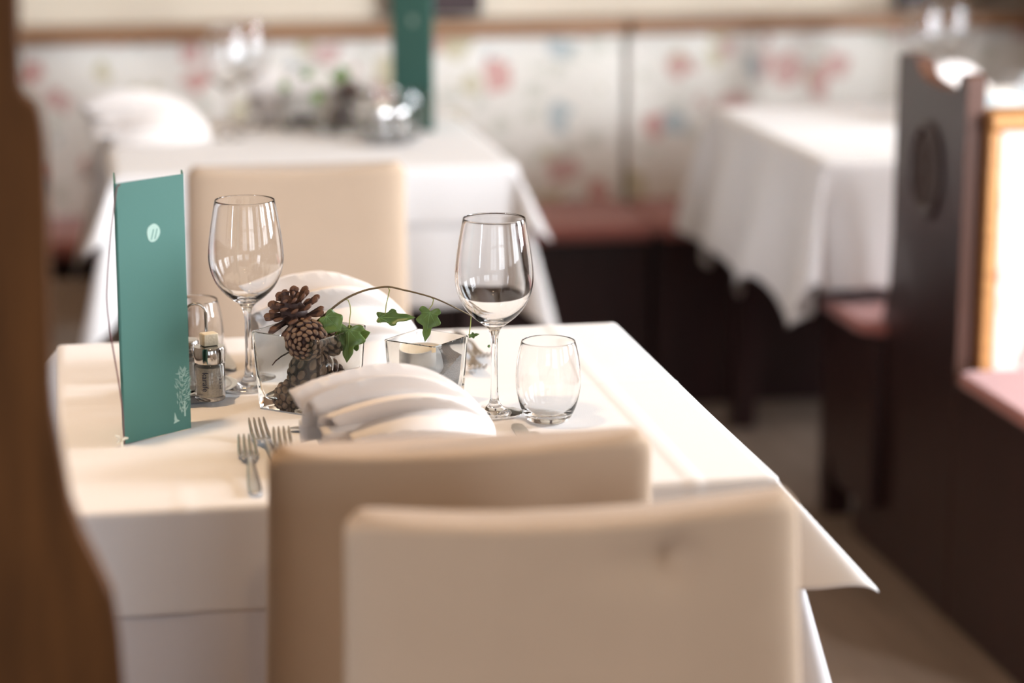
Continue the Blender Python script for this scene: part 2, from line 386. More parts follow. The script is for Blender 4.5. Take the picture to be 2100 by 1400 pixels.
# ------------------------------------------------------------------ chairs
def chair(name, label, loc, rz, cover='cover', W=.40, dent=False, group='slipcovered beige dining chairs', H=.86):
    """origin on the floor under the middle of the backrest; the seat extends towards +Y"""
    t = thing(name, label, 'chair', loc, rz, group)
    th = .062; hw = W / 2
    def back(u, v):   # u round the section, v upwards
        v = 1 - (1 - v) ** 1.7
        z = .30 + (H - .30) * v
        flare_ = 1 + .10 * (1 - v) ** 1.5
        a = 2 * PI * u; n = 5.5
        ca, sa = cos(a), sin(a)
        rc = .016; q = max(0, (z - (H - rc)) / rc); cut = rc * .55 * (1 - math.sqrt(max(0, 1 - q * q)))
        x = (hw * flare_ - cut) * (abs(ca) ** (2 / n)) * (1 if ca >= 0 else -1)
        y = th / 2 * (abs(sa) ** (2 / 3.2)) * (1 if sa >= 0 else -1)
        zz = z
        if v > .5: zz = z - .012 * (1 - min(1, (x / hw) ** 2)) * (v - .5) * 2    # top edge sags in the middle
        y += .012 * (1 - (x / hw) ** 2) * v - .035 * (v - .5)
        y += .0025 * sin(x * 40 + v * 6) * (1 - v)
        if dent and y > 0:
            dx = x + .080; dz = zz - (H - .044)
            y -= .022 * math.exp(-(dx * dx + dz * dz) / (2 * .015 ** 2))
        return (x, y, zz)
    mb = MB(); nu, nv = 200 if dent else 96, 130 if dent else 48
    mb.grid(nu, nv, back)
    # rounded top closing
    c0 = nv * (nu + 1)
    ring = [mb.v[c0 + i] for i in range(nu)]
    for s_, dz in ((.93, .004), (.75, .0065), (0.4, .0075)):
        o = len(mb.v)
        cy = sum(p[1] for p in ring) / nu
        vs = []
        for p in ring:
            x = p[0] if abs(p[0]) < hw * .9 else p[0] * (1 - .012 * (1 - s_) * 10 * .1)
            # shrink towards the middle line of the backrest
            ym = .012 * (1 - (p[0] / hw) ** 2) - .0175
            vs.append((p[0] * (1 - (1 - s_) * .06), ym + (p[1] - ym) * s_, p[2] + dz))
        prev = c0 if s_ == .93 else o - nu
        mb.v += vs
        for i in range(nu):
            i2 = (i + 1) % nu
            mb.f.append((prev + i, prev + i2, o + i2, o + i)); mb.m.append(0)
    o = len(mb.v) - nu
    mb.f.append(tuple(o + i for i in range(nu))); mb.m.append(0)
    mb.build('backrest', cover, t, angle=60)
    s = MB(); s.box(-hw - .01, hw + .01, .0, .40, .40, .458)
    s.build('seat', cover, t, bevel=.02, seg=3)
    k = MB()
    def skirt(u, v):
        P_ = [(-hw - .012, -.03), (hw + .012, -.03), (hw + .012, .405), (-hw - .012, .405), (-hw - .012, -.03)]
        q = u * 4; i = min(3, int(q)); f = q - i
        x = P_[i][0] * (1 - f) + P_[i + 1][0] * f; y = P_[i][1] * (1 - f) + P_[i + 1][1] * f
        e = 1 + .03 * (1 - v)
        return (x * e, (y - .18) * e + .18, .12 + .29 * v)
    k.grid(64, 6, skirt); k.build('skirt', cover, t, solid=.002)
    for sx in (-1, 1):
        for yy in (.0, .37):
            l = MB(); l.box(-.017, .017, -.017, .017, 0, .40); l.build('leg', 'dark_wood', t, bevel=.003, loc=(sx * (hw - .03), yy, 0))
    return t
c3 = chair('dining_chair', 'beige slipcovered chair standing at the far table behind the wine glasses', (.379, 4.06, 0), 0, W=.37)
chair('dining_chair', 'nearest beige slipcovered chair, with a small dent in its back', (.430, 2.00, 0), PI, W=.41, dent=True)
c2 = chair('dining_chair', 'beige slipcovered chair pushed under the menu card table beside the forks', (.3665, 2.262, 0), 0, W=.378)
chair('dining_chair', 'dark brown chair at the left side of the table behind, partly hidden', (-.27, 4.98, 0), -PI / 2, cover='cover_brown', W=.42, group='brown chairs', H=.84)

# ------------------------------------------------------------------ wall bench
def bench_unit(X0, X1, label, leg=True):
    t = thing('wall_bench', label, 'bench', ((X0 + X1) / 2, 5.75, 0), 0, 'wall benches under the floral panels')
    h = (X1 - X0) / 2 - .004
    MB().box(-h, h, -.14, .255, 0, .425).build('seat_base', 'dark_wood', t, bevel=.004)
    MB().box(-h, h, -.20, .19, .425, .468).build('seat_cushion', 'red_cushion', t, bevel=.018, seg=4)
    MB().box(-h, h, .165, .235, .40, .885).build('back_panel', 'floral', t, bevel=.008)
    MB().box(-h, h, .13, .265, .886, .925).build('top_rail', 'rail_wood', t, bevel=.006)
    return t
bench_unit(-2.55, 1.385, 'long upholstered wall bench left of the panel seam, behind the menu tables')
bench_unit(1.389, 3.55, 'upholstered wall bench right of the panel seam, behind the booth table')
st = MB()
for i in range(1):
    def cur(u, v): return (2.22 + 1.3 * u, 5.955 + .014 * sin(u * 60) + .006 * sin(u * 23), .94 + 1.4 * v)
    st.grid(240, 4, cur)
tag(st.build('curtain', 'curtain', solid=.003), 'tan pleated curtain hanging above the bench at the right', 'curtain')

# low brown stool / bench end at the left
t = thing('low_bench', 'low reddish brown bench just behind the left corner of the menu card table', 'bench', (-.32, 4.05, 0))
MB().box(-.40, .41, -.17, .17, .40, .455).build('seat_cushion', 'red_cushion', t, bevel=.015, seg=3)
MB().box(-.38, .39, -.15, .15, 0, .40).build('seat_base', 'dark_wood', t, bevel=.004)

# ------------------------------------------------------------------ booth bench with carved end panel
t = thing('booth_bench', 'dark wooden double booth bench with notched end board and round carved rosette', 'bench', (1.55, 4.2, 0))
def cur_pts(pts, n=8):                                # Catmull-Rom through points
    out = []
    for i in range(len(pts) - 1):
        p0 = Vector(pts[max(i - 1, 0)]); p1 = Vector(pts[i]); p2 = Vector(pts[i + 1]); p3 = Vector(pts[min(i + 2, len(pts) - 1)])
        for k in range(n):
            s = k / n
            out.append(.5 * ((2 * p1) + (-p0 + p2) * s + (2 * p0 - 5 * p1 + 4 * p2 - p3) * s * s + (-p0 + 3 * p1 - 3 * p2 + p3) * s ** 3))
    out.append(Vector(pts[-1])); return out
notch = [(-.128, .998), (-.140, .985), (-.150, .966), (-.162, .963)]
notch = cur_pts([(.062, .998), (.054, .985), (.036, .971), (.005, .963), (-.06, .958), (-.120, .959), (-.148, .966), (-.160, .982), (-.172, .995)], 6)
prof = [(.162, .0), (.30, .0), (.31, .03), (.285, .06), (.30, .10), (.28, .16), (.25, .26), (.215, .36), (.18, .47), (.162, .60), (.160, .75), (.160, .990), (.156, .998)]
far = cur_pts([(.41, .0), (.42, .035), (.39, .055), (.40, .10), (.375, .16), (.345, .28), (.285, .36), (.255, .47), (.250, .60), (.162, .80)], 5)
outline = [(-.200, .0)] + [(.34, 0.0), (.345, .03), (.325, .05), (.33, .09), (.318, .14), (.300, .25), (.275, .33), (.240, .40), (.205, .47), (.168, .55), (.160, .65), (.160, .992), (.155, .998), (.062, .998)] + [tuple(p) for p in notch[1:]] + [(-.192, .996), (-.200, .988)]
p = MB().prism(outline, 0, .036, 'x'); p.m = [0, 0] + [1] * (len(p.m) - 2)
p = p.build('end_board', ['dark_wood', 'edge_wood'], t, smooth=False, bevel=.003)
r_ = MB()
yc, zc_ = -.018, .802
prof_ring = [(.092, -.0005), (.092, -.004), (.086, -.008), (.079, -.008), (.072, -.003), (.070, -.0005)]
vs = []; fs = []; n = 64
for r, x in prof_ring:
    for i in range(n):
        a = 2 * PI * i / n; vs.append((x, yc + .92 * r * cos(a), zc_ + r * sin(a)))
for j in range(len(prof_ring) - 1):
    for i in range(n): fs.append((j * n + i, j * n + (i + 1) % n, (j + 1) * n + (i + 1) % n, (j + 1) * n + i))
r_.add(vs, fs); ring = r_.build('rosette_ring', 'dark_wood', t)
r_ = MB(); vs = [(-.001, yc, zc_)]; fs = []
for j in range(1, 13):
    rr = .070 * j / 12
    for i in range(96):
        a = 2 * PI * i / 96
        vs.append((-.0015 - .0030 * abs(sin(4 * a)) * sin(PI * j / 12), yc + .92 * rr * cos(a), zc_ + rr * sin(a)))
for i in range(96): fs.append((0, 1 + i, 1 + (i + 1) % 96))
for j in range(11):
    for i in range(96): fs.append((1 + j * 96 + i, 1 + j * 96 + (i + 1) % 96, 1 + (j + 1) * 96 + (i + 1) % 96, 1 + (j + 1) * 96 + i))
r_.add(vs, fs); r_.build('rosette', 'rosette_wood', t)
BL = 1.95
MB().box(.037, .060, -.222, -.16, .40, .900).build('stile', 'orange_wood', t, bevel=.004)
MB().box(.037, BL, -.230, -.15, .901, .932).build('top_rail', 'orange_wood', t, bevel=.005)
MB().box(.061, BL, -.215, -.17, .40, .900).build('back_panel', 'floral', t, bevel=.006)
MB().box(.037, BL, .10, .155, .40, .93).build('far_back_panel', 'floral', t, bevel=.006)
def rcush(x0, x1, y0, y1, z0, z1, r, corner):
    pts = []
    for (cx, cy, a0) in ((x0 + r, y0 + r, 180), (x1 - .02, y0 + .02, 270), (x1 - .02, y1 - .02, 0), (x0 + r, y1 - r, 90)):
        rr = r if cx < x0 + r + .001 else .02
        for k in range(7): a = math.radians(a0 + 15 * k); pts.append((cx + rr * cos(a), cy + rr * sin(a)))
    return MB().prism(pts, z0, z1, 'z')
rcush(-.012, BL, -.66, -.225, .445, .472, .03, 0).build('seat_cushion', 'red_cushion', t, bevel=.010, seg=4, angle=80)
rcush(-.050, BL, .165, .50, .445, .472, .06, 0).build('seat_cushion', 'red_cushion', t, bevel=.010, seg=4, angle=80)
bo = [(-.205, 0), (-.205, .445), (-.655, .445), (-.655, .33), (-.60, .27), (-.60, .12), (-.64, .06), (-.66, .0)]
MB().prism(bo, .0, .03, 'x').build('seat_end_board', 'dark_wood', t, smooth=False, bevel=.003)
MB().box(.02, BL, -.62, -.20, 0, .445).build('seat_base', 'dark_wood', t, smooth=False)
bo = [(.35, .155), (.35, .405), (.48, .405), (.50, .36), (.49, .30), (.455, .24), (.46, .17), (.43, .135)]
MB().prism([(.165, .10), (.165, .445), (.495, .445), (.505, .37), (.50, .31), (.47, .25), (.47, .16), (.42, .12), (.38, .09)], -.025, .015, 'x').build('seat_end_board', 'dark_wood', t, smooth=False, bevel=.003)
MB().box(.02, BL, .17, .45, .10, .445).build('seat_base', 'dark_wood', t, smooth=False)

# ------------------------------------------------------------------ dark board close to the camera on the left
def fgx(px, py): p = aty(px, py, 1.9); return (p.x, p.z)
fo = [fgx(38, -60), fgx(40, 60), fgx(44, 180), fgx(60, 203), fgx(80, 214), fgx(90, 250), fgx(96, 300), fgx(101, 420), fgx(105, 600), fgx(108, 800), fgx(114, 860), fgx(128, 930), fgx(146, 1030), fgx(172, 1100), fgx(205, 1165), fgx(235, 1230), fgx(248, 1320), fgx(254, 1400), (.032, .60), (.03, 0)]
fo = [(x, z) for x, z in fo] + [(-.55, 0), (-.55, fgx(38, -60)[1])]
t = thing('wooden_partition', 'dark brown curved wooden board standing close in front at the left', 'partition', (0, 1.9, 0))
MB().prism(fo, 0, .035, 'y').build('board', 'partition_wood', t, smooth=False, bevel=.004)
MB().box(-.55, -.10, -.03, -.001, 0, .09).build('plinth', 'dark_wood', t, smooth=False)

# ------------------------------------------------------------------ glasses
def wine_glass(label, loc, group=None, g='wine glasses'):
    t = tag(MB().lathe(
        [(0, .0), (.0330, .0), (.0340, .0008), (.0335, .0016), (.024, .0030), (.012, .0060), (.0062, .0115), (.0044, .020), (.0038, .045), (.0037, .075), (.0042, .092), (.0062, .1005),
         (.0110, .1060), (.0200, .1120), (.0300, .1205), (.0385, .1320), (.0440, .1460), (.0464, .1590), (.0462, .1720), (.0445, .1880), (.0418, .2060), (.0385, .2240), (.0366, .2340),
         (.0362, .2348), (.0357, .2340), (.0376, .2240), (.0409, .2060), (.0436, .1880), (.0453, .1720), (.0455, .1590), (.0430, .1465), (.0372, .1330), (.0284, .1225), (.0180, .1150), (.0090, .1110), (0, .1095)], 72)
        .build('wine_glass', 'glass', sub=1, loc=loc, angle=180), label, 'wine glass', g)
    return t
pL = at(511, 793, TT); pR = at(1014, 846, TT)
gl = wine_glass('clear wine glass standing between the cruet set and the glass of pine cones', pL)
gl2 = dup(gl, loc=pR, label='clear wine glass standing between the tealight cube and the tumbler')
def tumbler(label, loc):
    return tag(MB().lathe(
        [(0, .0), (.0215, .0), (.0245, .0015), (.0300, .010), (.0355, .025), (.0383, .042), (.0385, .055), (.0368, .073), (.0338, .087), (.0316, .0955), (.0311, .0962), (.0306, .0955),
         (.0327, .087), (.0357, .073), (.0373, .055), (.0370, .042), (.0340, .026), (.0285, .0135), (.0215, .0085), (0, .0075)], 72)
        .build('tumbler', 'glass', sub=1, loc=loc, angle=180), label, 'tumbler', 'water tumblers')
tR = tumbler('stemless round tumbler standing alone at the right of the near table', at(1124, 862, TT))
tL = dup(tR, loc=at(399, 766, TT), label='stemless tumbler half hidden behind the cruet set')

# ------------------------------------------------------------------ glass cubes
def rsq(h, r, z, n=6):
    pts = []
    for cx, cy, a0 in ((h - r, h - r, 0), (-h + r, h - r, 90), (-h + r, -h + r, 180), (h - r, -h + r, 270)):
        for k in range(n + 1): a = math.radians(a0 + 90 * k / n); pts.append((cx + r * cos(a), cy + r * sin(a), z))
    return pts
def cube_glass(name, label, loc, rz, top, bot, h, wall, floor_, cat):
    loops = []
    loops.append(rsq(bot / 2 - .003, .004, 0)); loops.append(rsq(bot / 2 - .0005, .005, .0008)); loops.append(rsq(bot / 2, .005, .003))
    for k in (.33, .66): loops.append(rsq((bot + (top - bot) * k) / 2, .005, h * k))
    loops.append(rsq(top / 2, .004, h - .0008)); loops.append(rsq(top / 2 - .0008, .0035, h)); loops.append(rsq(top / 2 - wall + .0006, .003, h)); loops.append(rsq(top / 2 - wall, .003, h - .0008))
    bi = bot / 2 - wall
    loops.append(rsq((bi + (top / 2 - wall - bi) * .5), .004, h * .5)); loops.append(rsq(bi, .006, floor_ + .014)); loops.append(rsq(bi - .003, .008, floor_ + .005)); loops.append(rsq(bi - .010, .009, floor_ + .001)); loops.append(rsq(bi - .018, .009, floor_))
    mb = MB(); n = len(loops[0])
    for l in loops: mb.v += l
    for j in range(len(loops) - 1):
        for i in range(n): mb.f.append((j * n + i, j * n + (i + 1) % n, (j + 1) * n + (i + 1) % n, (j + 1) * n + i)); mb.m.append(0)
    mb.f.append(tuple(range(n))[::-1]); mb.m.append(0); mb.f.append(tuple((len(loops) - 1) * n + i for i in range(n))); mb.m.append(0)
    return tag(mb.build(name, 'glass_thick', loc=loc, rot=(0, 0, rz), angle=35), label, cat, 'square glass holders')
VC = Vector((.275, 2.815, TT)); VA = math.radians(-41)
cube_glass('glass_vase', 'square flared glass vase filled with pine cones and ivy', VC, VA, .100, .090, .094, .0026, .009, 'vase')
KC = Vector((.4145, 2.800, TT)); KA = math.radians(-43)
cube_glass('candle_holder', 'square glass candle holder with dark sand beside the pine cone vase', KC, KA, .0745, .0665, .080, .0026, .008, 'candle holder')

# sand in the holder: a heap that rises to one side
mb = MB(); hs = .0300; ca, sa = cos(KA), sin(KA)
def sand_top(x, y):
    wx = x * ca - y * sa; wy = x * sa + y * ca
    return TT + .036 + .50 * wx + .10 * wy + .0015 * noise.noise(Vector((x * 400, y * 400, 0)))
N = 22
def sp_(u, v):
    x = (u - .5) * 2 * hs; y = (v - .5) * 2 * hs
    return (KC.x + x * ca - y * sa, KC.y + x * sa + y * ca, min(max(sand_top(x, y), TT + .020), TT + .056))
mb.grid(N, N, sp_)
o0 = len(mb.v)
for j in range(N + 1):
    for i in range(N + 1):
        x = (i / N - .5) * 2 * (hs - .004); y = (j / N - .5) * 2 * (hs - .004)
        mb.v.append((KC.x + x * ca - y * sa, KC.y + x * sa + y * ca, TT + .0105))
for j in range(N):
    for i in range(N): a = o0 + j * (N + 1) + i; mb.f.append((a, a + N + 1, a + N + 2, a + 1)); mb.m.append(0)
ed = [i for i in range(N + 1)] + [(k) * (N + 1) + N for k in range(1, N + 1)] + [N * (N + 1) + i for i in range(N - 1, -1, -1)] + [k * (N + 1) for k in range(N - 1, 0, -1)]
for q in range(len(ed)): a, b = ed[q], ed[(q + 1) % len(ed)]; mb.f.append((a, b, o0 + b, o0 + a)); mb.m.append(0)
tag(mb.build('decorative_sand', 'sand', angle=80), 'dark grey sparkling sand heaped inside the candle holder', 'sand', kind='stuff')
# tealight
TL = Vector((.408, 2.797, TT + .040))
t = thing('tealight', 'large unlit tealight candle sunk in grey sand', 'candle', TL, rot=(math.radians(2), math.radians(-1), 0))
R_ = .0265
MB().lathe([(0, 0), (R_ - .001, 0), (R_, .001), (R_, .0275), (R_ + .0006, .0282), (R_ - .0006, .0282), (R_ - .0006, .001), (0, .0008)], 64).build('metal_cup', 'tin', t, angle=50)
MB().lathe([(0, .002), (R_ - .0008, .002), (R_ - .0008, .0255), (R_ - .004, .0247), (.006, .0247), (0, .0250)], 64).build('wax', 'wax', t)
MB().tube([(0, 0, .0245), (.0004, 0, .028), (-.0008, .0003, .031), (-.0016, .0005, .033)], .0007, 8).build('wick', 'black', t)
def pebble(label, p, r, seed):
    mb = MB(); rn = random.Random(seed)
    bm = bmesh.new(); bmesh.ops.create_icosphere(bm, subdivisions=2, radius=r)
    mb.add([v.co * (1 + .35 * noise.noise(v.co * 200 + Vector((seed, 0, 0)))) for v in bm.verts], [[v.index for v in f.verts] for f in bm.faces]); bm.free()
    return tag(mb.build('pebble', 'stone', loc=p, rot=(rn.random(), rn.random(), 0)), label, 'stone', 'dark lava pebbles in the candle holder')
for i in range(4):
    q = [(-.031, .004), (-.025, -.007), (-.003, -.029), (.006, -.030)][i]
    x, y = q
    pebble('dark reddish lava pebble on the sand next to the tealight', (TL.x + x, TL.y + y, TT + (.030, .027, .038, .040)[i]), .0042, i * 7 + 1)

# ------------------------------------------------------------------ pine cones
def pine_cone(label, loc, axis, L, R, openness, n, seed, sl=.012, roll=0):
    """core plus spiralled woody scales; axis points from base to tip"""
    mb = MB(); rn = random.Random(seed)
    mb.lathe([(0, 0), (R * .40, .06 * L), (R * .52, .3 * L), (R * .42, .65 * L), (R * .16, .93 * L), (0, L)], 16)
    for i in range(n if openness <= 10 else 0):               # closed cone: rounded woody knobs in a spiral
        f = (i + .5) / n; th_ = PI * (.06 + .90 * f ** .95); ang = i * 2.39996 + rn.uniform(-.05, .05)
        rad = R * .86 * sin(th_) ** .8; z = L / 2 - L / 2 * .92 * cos(th_)
        nr = Vector((cos(ang) * sin(th_), sin(ang) * sin(th_), -cos(th_) * R / L * 1.6)).normalized()
        tn = Vector((-sin(ang), cos(ang), 0)); bt = nr.cross(tn)
        cpt = Vector((rad * cos(ang), rad * sin(ang), z)); k_ = sl * (.40 + .28 * sin(th_)) * rn.uniform(.92, 1.08)
        o = len(mb.v)
        for q in range(6):
            la = PI * q / 5 * .5
            for k in range(8):
                a = 2 * PI * k / 8; p_ = tn * (cos(a) * cos(la) * k_ * 1.0) + bt * (sin(a) * cos(la) * k_ * .72) + nr * (sin(la) * k_ * .75)
                mb.v.append(tuple(cpt + p_))
        for q in range(5):
            for k in range(8): mb.f.append((o + q * 8 + k, o + q * 8 + (k + 1) % 8, o + (q + 1) * 8 + (k + 1) % 8, o + (q + 1) * 8 + k)); mb.m.append(1 if q > 1 else 0)
    if openness <= 10: mb.lathe([(0, .03 * L), (R * .55, .10 * L), (R * .80, .3 * L), (R * .82, .6 * L), (R * .5, .88 * L), (0, .96 * L)], 24)
    for i in range(n if openness > 10 else 0):
        f = (i + .5) / n; f2 = f ** .92
        z = L * (.02 + .93 * f2); ang = i * 2.39996 + rn.uniform(-.06, .06)
        env = math.sin(PI * min(1, (.16 + .84 * f2)) ** .85) ** .75 if f2 < .999 else 0
        rr = R * max(.18, env) * rn.uniform(.96, 1.04)
        tilt = math.radians(openness + 62 * (f2 - .35) + rn.uniform(-5, 5))      # angle above the horizontal plane
        tilt = min(tilt, math.radians(86))
        length = rr * rn.uniform(.92, 1.05); base_r = R * .18
        wtip = sl * (.52 + .58 * env) * rn.uniform(.9, 1.1); th = sl * (.30 if openness > 15 else .42)
        d = Vector((cos(ang) * cos(tilt), sin(ang) * cos(tilt), sin(tilt))); s = Vector((-sin(ang), cos(ang), 0)); u = d.cross(s) * -1
        base = Vector((cos(ang) * base_r, sin(ang) * base_r, z - sin(tilt) * length * .35))
        secs = [(0, .30, .5), (.45, .62, .6), (.80, 1.0, .8), (.95, .92, 1.25), (1.02, .50, .9)]
        vs = []
        for q, wq, tq in secs:
            cpt = base + d * (length * q) + u * (.10 * length * q * q)
            for k in range(8):
                a = 2 * PI * k / 8
                vs.append(cpt + s * (wtip * .5 * wq * cos(a)) + u * (th * .5 * tq * sin(a)))
        vs.append(base + d * (length * 1.06) + u * (.10 * length))
        o = len(mb.v); mb.v += [tuple(p) for p in vs]
        for j in range(4):
            for k in range(8):
                mb.f.append((o + j * 8 + k, o + j * 8 + (k + 1) % 8, o + (j + 1) * 8 + (k + 1) % 8, o + (j + 1) * 8 + k)); mb.m.append(1 if j >= 2 else 0)
        for k in range(8): mb.f.append((o + 32 + k, o + 32 + (k + 1) % 8, o + 40)); mb.m.append(1)
    ob = mb.build('pine_cone', ['cone_dark', 'cone_tan' if openness <= 10 else 'cone_tip'], angle=70)
    q = Vector(axis).normalized().to_track_quat('Z', 'Y')
    ob.rotation_mode = 'QUATERNION'; ob.rotation_quaternion = q
    ob.location = Vector(loc) - q @ Vector((0, 0, L / 2))
    return tag(ob, label, 'pine cone', 'pine cones in the square glass vase')
Yv = 2.80
pc = lambda px, py, y=Yv: aty(px, py, y)
pine_cone('open dark pine cone perched on top of the vase', pc(598, 634, 2.800), (-.40, -.30, .75), .044, .0315, 16, 42, 1, sl=.0118)
pine_cone('closed scaly pine cone facing out at the vase rim', pc(628, 696, 2.775), (-.22, -1, -.02), .040, .0255, 10, 95, 2, sl=.0085)
pine_cone('light brown pine cone leaning at the right behind the rim cone', pc(672, 702, 2.800), (.25, -.75, .30), .034, .0195, 10, 60, 5, sl=.0085)
pine_cone('half open pine cone in the middle of the vase', pc(634, 762, 2.808), (-.6, .1, .45), .044, .0265, 8, 60, 3, sl=.011)
pine_cone('small pine cone lying on the vase floor at the left', pc(600, 808, 2.806), (-1, -.3, -.12), .040, .0165, 8, 54, 4, sl=.0095)
pine_cone('pine cone at the right of the vase, mostly behind the napkin', pc(684, 780, 2.815), (.9, -.3, .1), .036, .019, 15, 50, 6, sl=.010)
tag(MB().tube([aty(558, 749, 2.785), aty(566, 739, 2.785), aty(578, 731, 2.79), aty(592, 727, 2.80)], [.0006, .0008, .0009, .0009], 8).build('twig', 'cone_dark'), 'thin dark twig sticking out at the left of the pine cones', 'twig')

# ------------------------------------------------------------------ ivy
def ivy_leaf(parent, tip_px, base_px, y0, width, shape, curl=.2, side=0.0):
    """leaf in 3-D from its stalk end to its tip"""
    b = aty(*base_px, y0); t_ = aty(*tip_px, y0 - side * .5)
    ax = t_ - b; L = ax.length; ax.normalize()
    nrm = Vector((sin(YAW) * -1 * -1, -1, .35)); nrm = (nrm - ax * nrm.dot(ax)).normalized(); sd = ax.cross(nrm)
    outline = {'lobed': [(0, .0), (-.12, .20), (-.16, .42), (-.02, .55), (.10, .40), (.30, .62), (.42, .45), (.50, .22), (.70, .20), (.86, .10), (1, 0)],
               'round': [(0, 0), (-.14, .26), (-.06, .46), (.22, .48), (.50, .62), (.66, .50), (.86, .20), (1, .0)],
               'tri': [(0, 0), (-.06, .20), (-.02, .34), (.22, .30), (.34, .52), (.46, .46), (.52, .26), (.75, .22), (1, 0)]}[shape]
    pts = []
    up = cur_pts([(a, w, 0) for a, w in outline], 3)
    mb = MB(); n = len(up); vs = []
    def pos(a, w, s_):
        fold = abs(w) * curl
        wave = .04 * sin(a * 9 + w * 6)
        return b + ax * (L * a) + sd * (L * w * width * s_) + nrm * (L * (fold * .5 + wave + .12 * a * a))
    cols = 4
    for s_ in (1, -1):
        vs = []; fs = []
        for p in up:
            for c in range(cols + 1):
                w = p.y * c / cols; a = p.x * (c / cols) + (1 - c / cols) * max(0, min(1, p.x))
                vs.append(pos(a, w, s_))
        for i in range(n - 1):
            for c in range(cols): k = i * (cols + 1) + c; fs.append((k, k + 1, k + cols + 2, k + cols + 1) if s_ > 0 else (k, k + cols + 1, k + cols + 2, k + 1))
        mb.add(vs, fs)
    lf = mb.build('leaf', 'leaf', parent, solid=.0004, angle=80)
    v = MB()
    v.tube([pos(q / 6, 0, 1) + nrm * .0004 for q in range(7)], [.0005 - .00006 * q for q in range(7)], 6)
    for (a1, w1) in ((.05, .42), (.40, .40)):
        for s_ in (1, -1): v.tube([pos(.02 + (a1 - .02) * q / 4, w1 * q / 4, s_) + nrm * .0003 for q in range(5)], [.0004 - .00006 * q for q in range(5)], 6)
    v.build('vein', 'leaf_vein', lf)
    return lf
iv = thing('ivy_sprig', 'arching ivy sprig growing out of the vase towards the right wine glass', 'plant', VC)
Yi = 2.775
spx = [(640, 668, 2.80), (655, 655, 2.79), (672, 640, 2.785), (706, 614, Yi), (740, 598, Yi), (768, 591, Yi), (797, 588, Yi), (826, 594, Yi), (856, 601, Yi), (887, 610, Yi), (916, 622, Yi), (946, 637, Yi + .005), (968, 648, Yi + .01), (990, 655, Yi + .02)]
sp3 = cur_pts([aty(*p) for p in spx], 4)
def loc(p): return p - VC
MB().tube([loc(p) for p in sp3], [.0015 - .0008 * i / len(sp3) for i in range(len(sp3))], 10).build('stem', 'stem_wood', iv)
def petiole(pts, r=.0006):
    MB().tube([loc(aty(px, py, y)) for px, py, y in pts], r, 8).build('petiole', 'petiole', iv)
petiole([(708, 614, Yi), (714, 615, Yi), (718, 626, Yi), (719, 640, Yi), (717, 655, Yi + .003), (716, 672, Yi + .006)])
petiole([(796, 589, Yi), (799, 594, Yi), (796, 608, Yi), (792, 625, Yi), (790, 643, Yi)])
petiole([(884, 609, Yi), (889, 614, Yi), (887, 624, Yi), (880, 634, Yi), (881, 640, Yi)])
petiole([(966, 647, Yi + .01), (965, 665, Yi + .01), (962, 688, Yi + .01)])
for (tp, bp, y, w_, sh) in [((698, 678), (668, 648), Yi + .004, .85, 'round'), ((851, 652), (776, 651), Yi, .40, 'tri'), ((872, 700), (882, 639), Yi - .002, .60, 'lobed'),
                            ((712, 742), (716, 674), Yi + .012, .75, 'lobed'), ((760, 682), (702, 700), Yi + .03, .80, 'tri'), ((983, 685), (962, 689), Yi + .01, .50, 'tri'), ((1000, 707), (1004, 711), Yi + .01, .8, 'round')]:
    lf = ivy_leaf(iv, tp, bp, y, w_ * 1.1, sh)
    for v in lf.data.vertices: v.co -= VC
    for v in lf.children[0].data.vertices: v.co -= VC

# ------------------------------------------------------------------ menu cards
def emblem(cx, cz, r):
    mb = MB(); pts = [(cx + r * (1 + .06 * sin(3 * k * PI / 12 + 1)) * cos(k * PI / 12), cz + r * 1.1 * (1 + .05 * sin(2 * k * PI / 12)) * sin(k * PI / 12)) for k in range(24)]
    mb.prism(pts, -.0012, -.0009, 'y')
    for dx in (-.25, .30):
        a = (cx + dx * r + .30 * r, cz + .45 * r); b = (cx + dx * r - .10 * r, cz - .80 * r)
        w_ = .07 * r
        mb.prism([(a[0] - w_, a[1]), (a[0] + w_, a[1]), (b[0] + w_, b[1]), (b[0] - w_, b[1])], -.0013, -.0010, 'y', mi=1)
    return mb
def tree(cx, cz, w_, h):
    mb = MB(); rn = random.Random(8)
    for i in range(150):
        z = rn.random(); half = w_ * (math.sin(PI * (1 - z) ** .75 * .88 + .12) ** .8) * .5
        x = rn.uniform(-1, 1) * half; a = rn.uniform(-.6, .9) + (1.9 if x < 0 else .2); l = rn.uniform(.0016, .0036); t_ = rn.uniform(.00022, .0004)
        c = Vector((cx + x, cz + z * h)); d = Vector((cos(a), sin(a))) * l; s = Vector((-sin(a), cos(a))) * t_
        mb.prism([tuple(c - d), tuple(c + s), tuple(c + d), tuple(c - s)], -.00125, -.0009, 'y')
    mb.prism([(cx + .001, cz - .006), (cx + .003, cz - .006), (cx + .0028, cz + .012), (cx + .0012, cz + .012)], -.0012, -.0009, 'y')
    g0 = (cx - w_ * .5, cz - .006)
    mb.prism([(g0[0] - .003, g0[1] - .006), (g0[0] + .006, g0[1] - .004), (g0[0], g0[1])], -.0012, -.0009, 'y')
    mb.prism([(g0[0] - .002, g0[1] - .002), (g0[0] + .002, g0[1] - .001), (g0[0] - .001, g0[1] + .007)], -.0012, -.0009, 'y')
    return mb
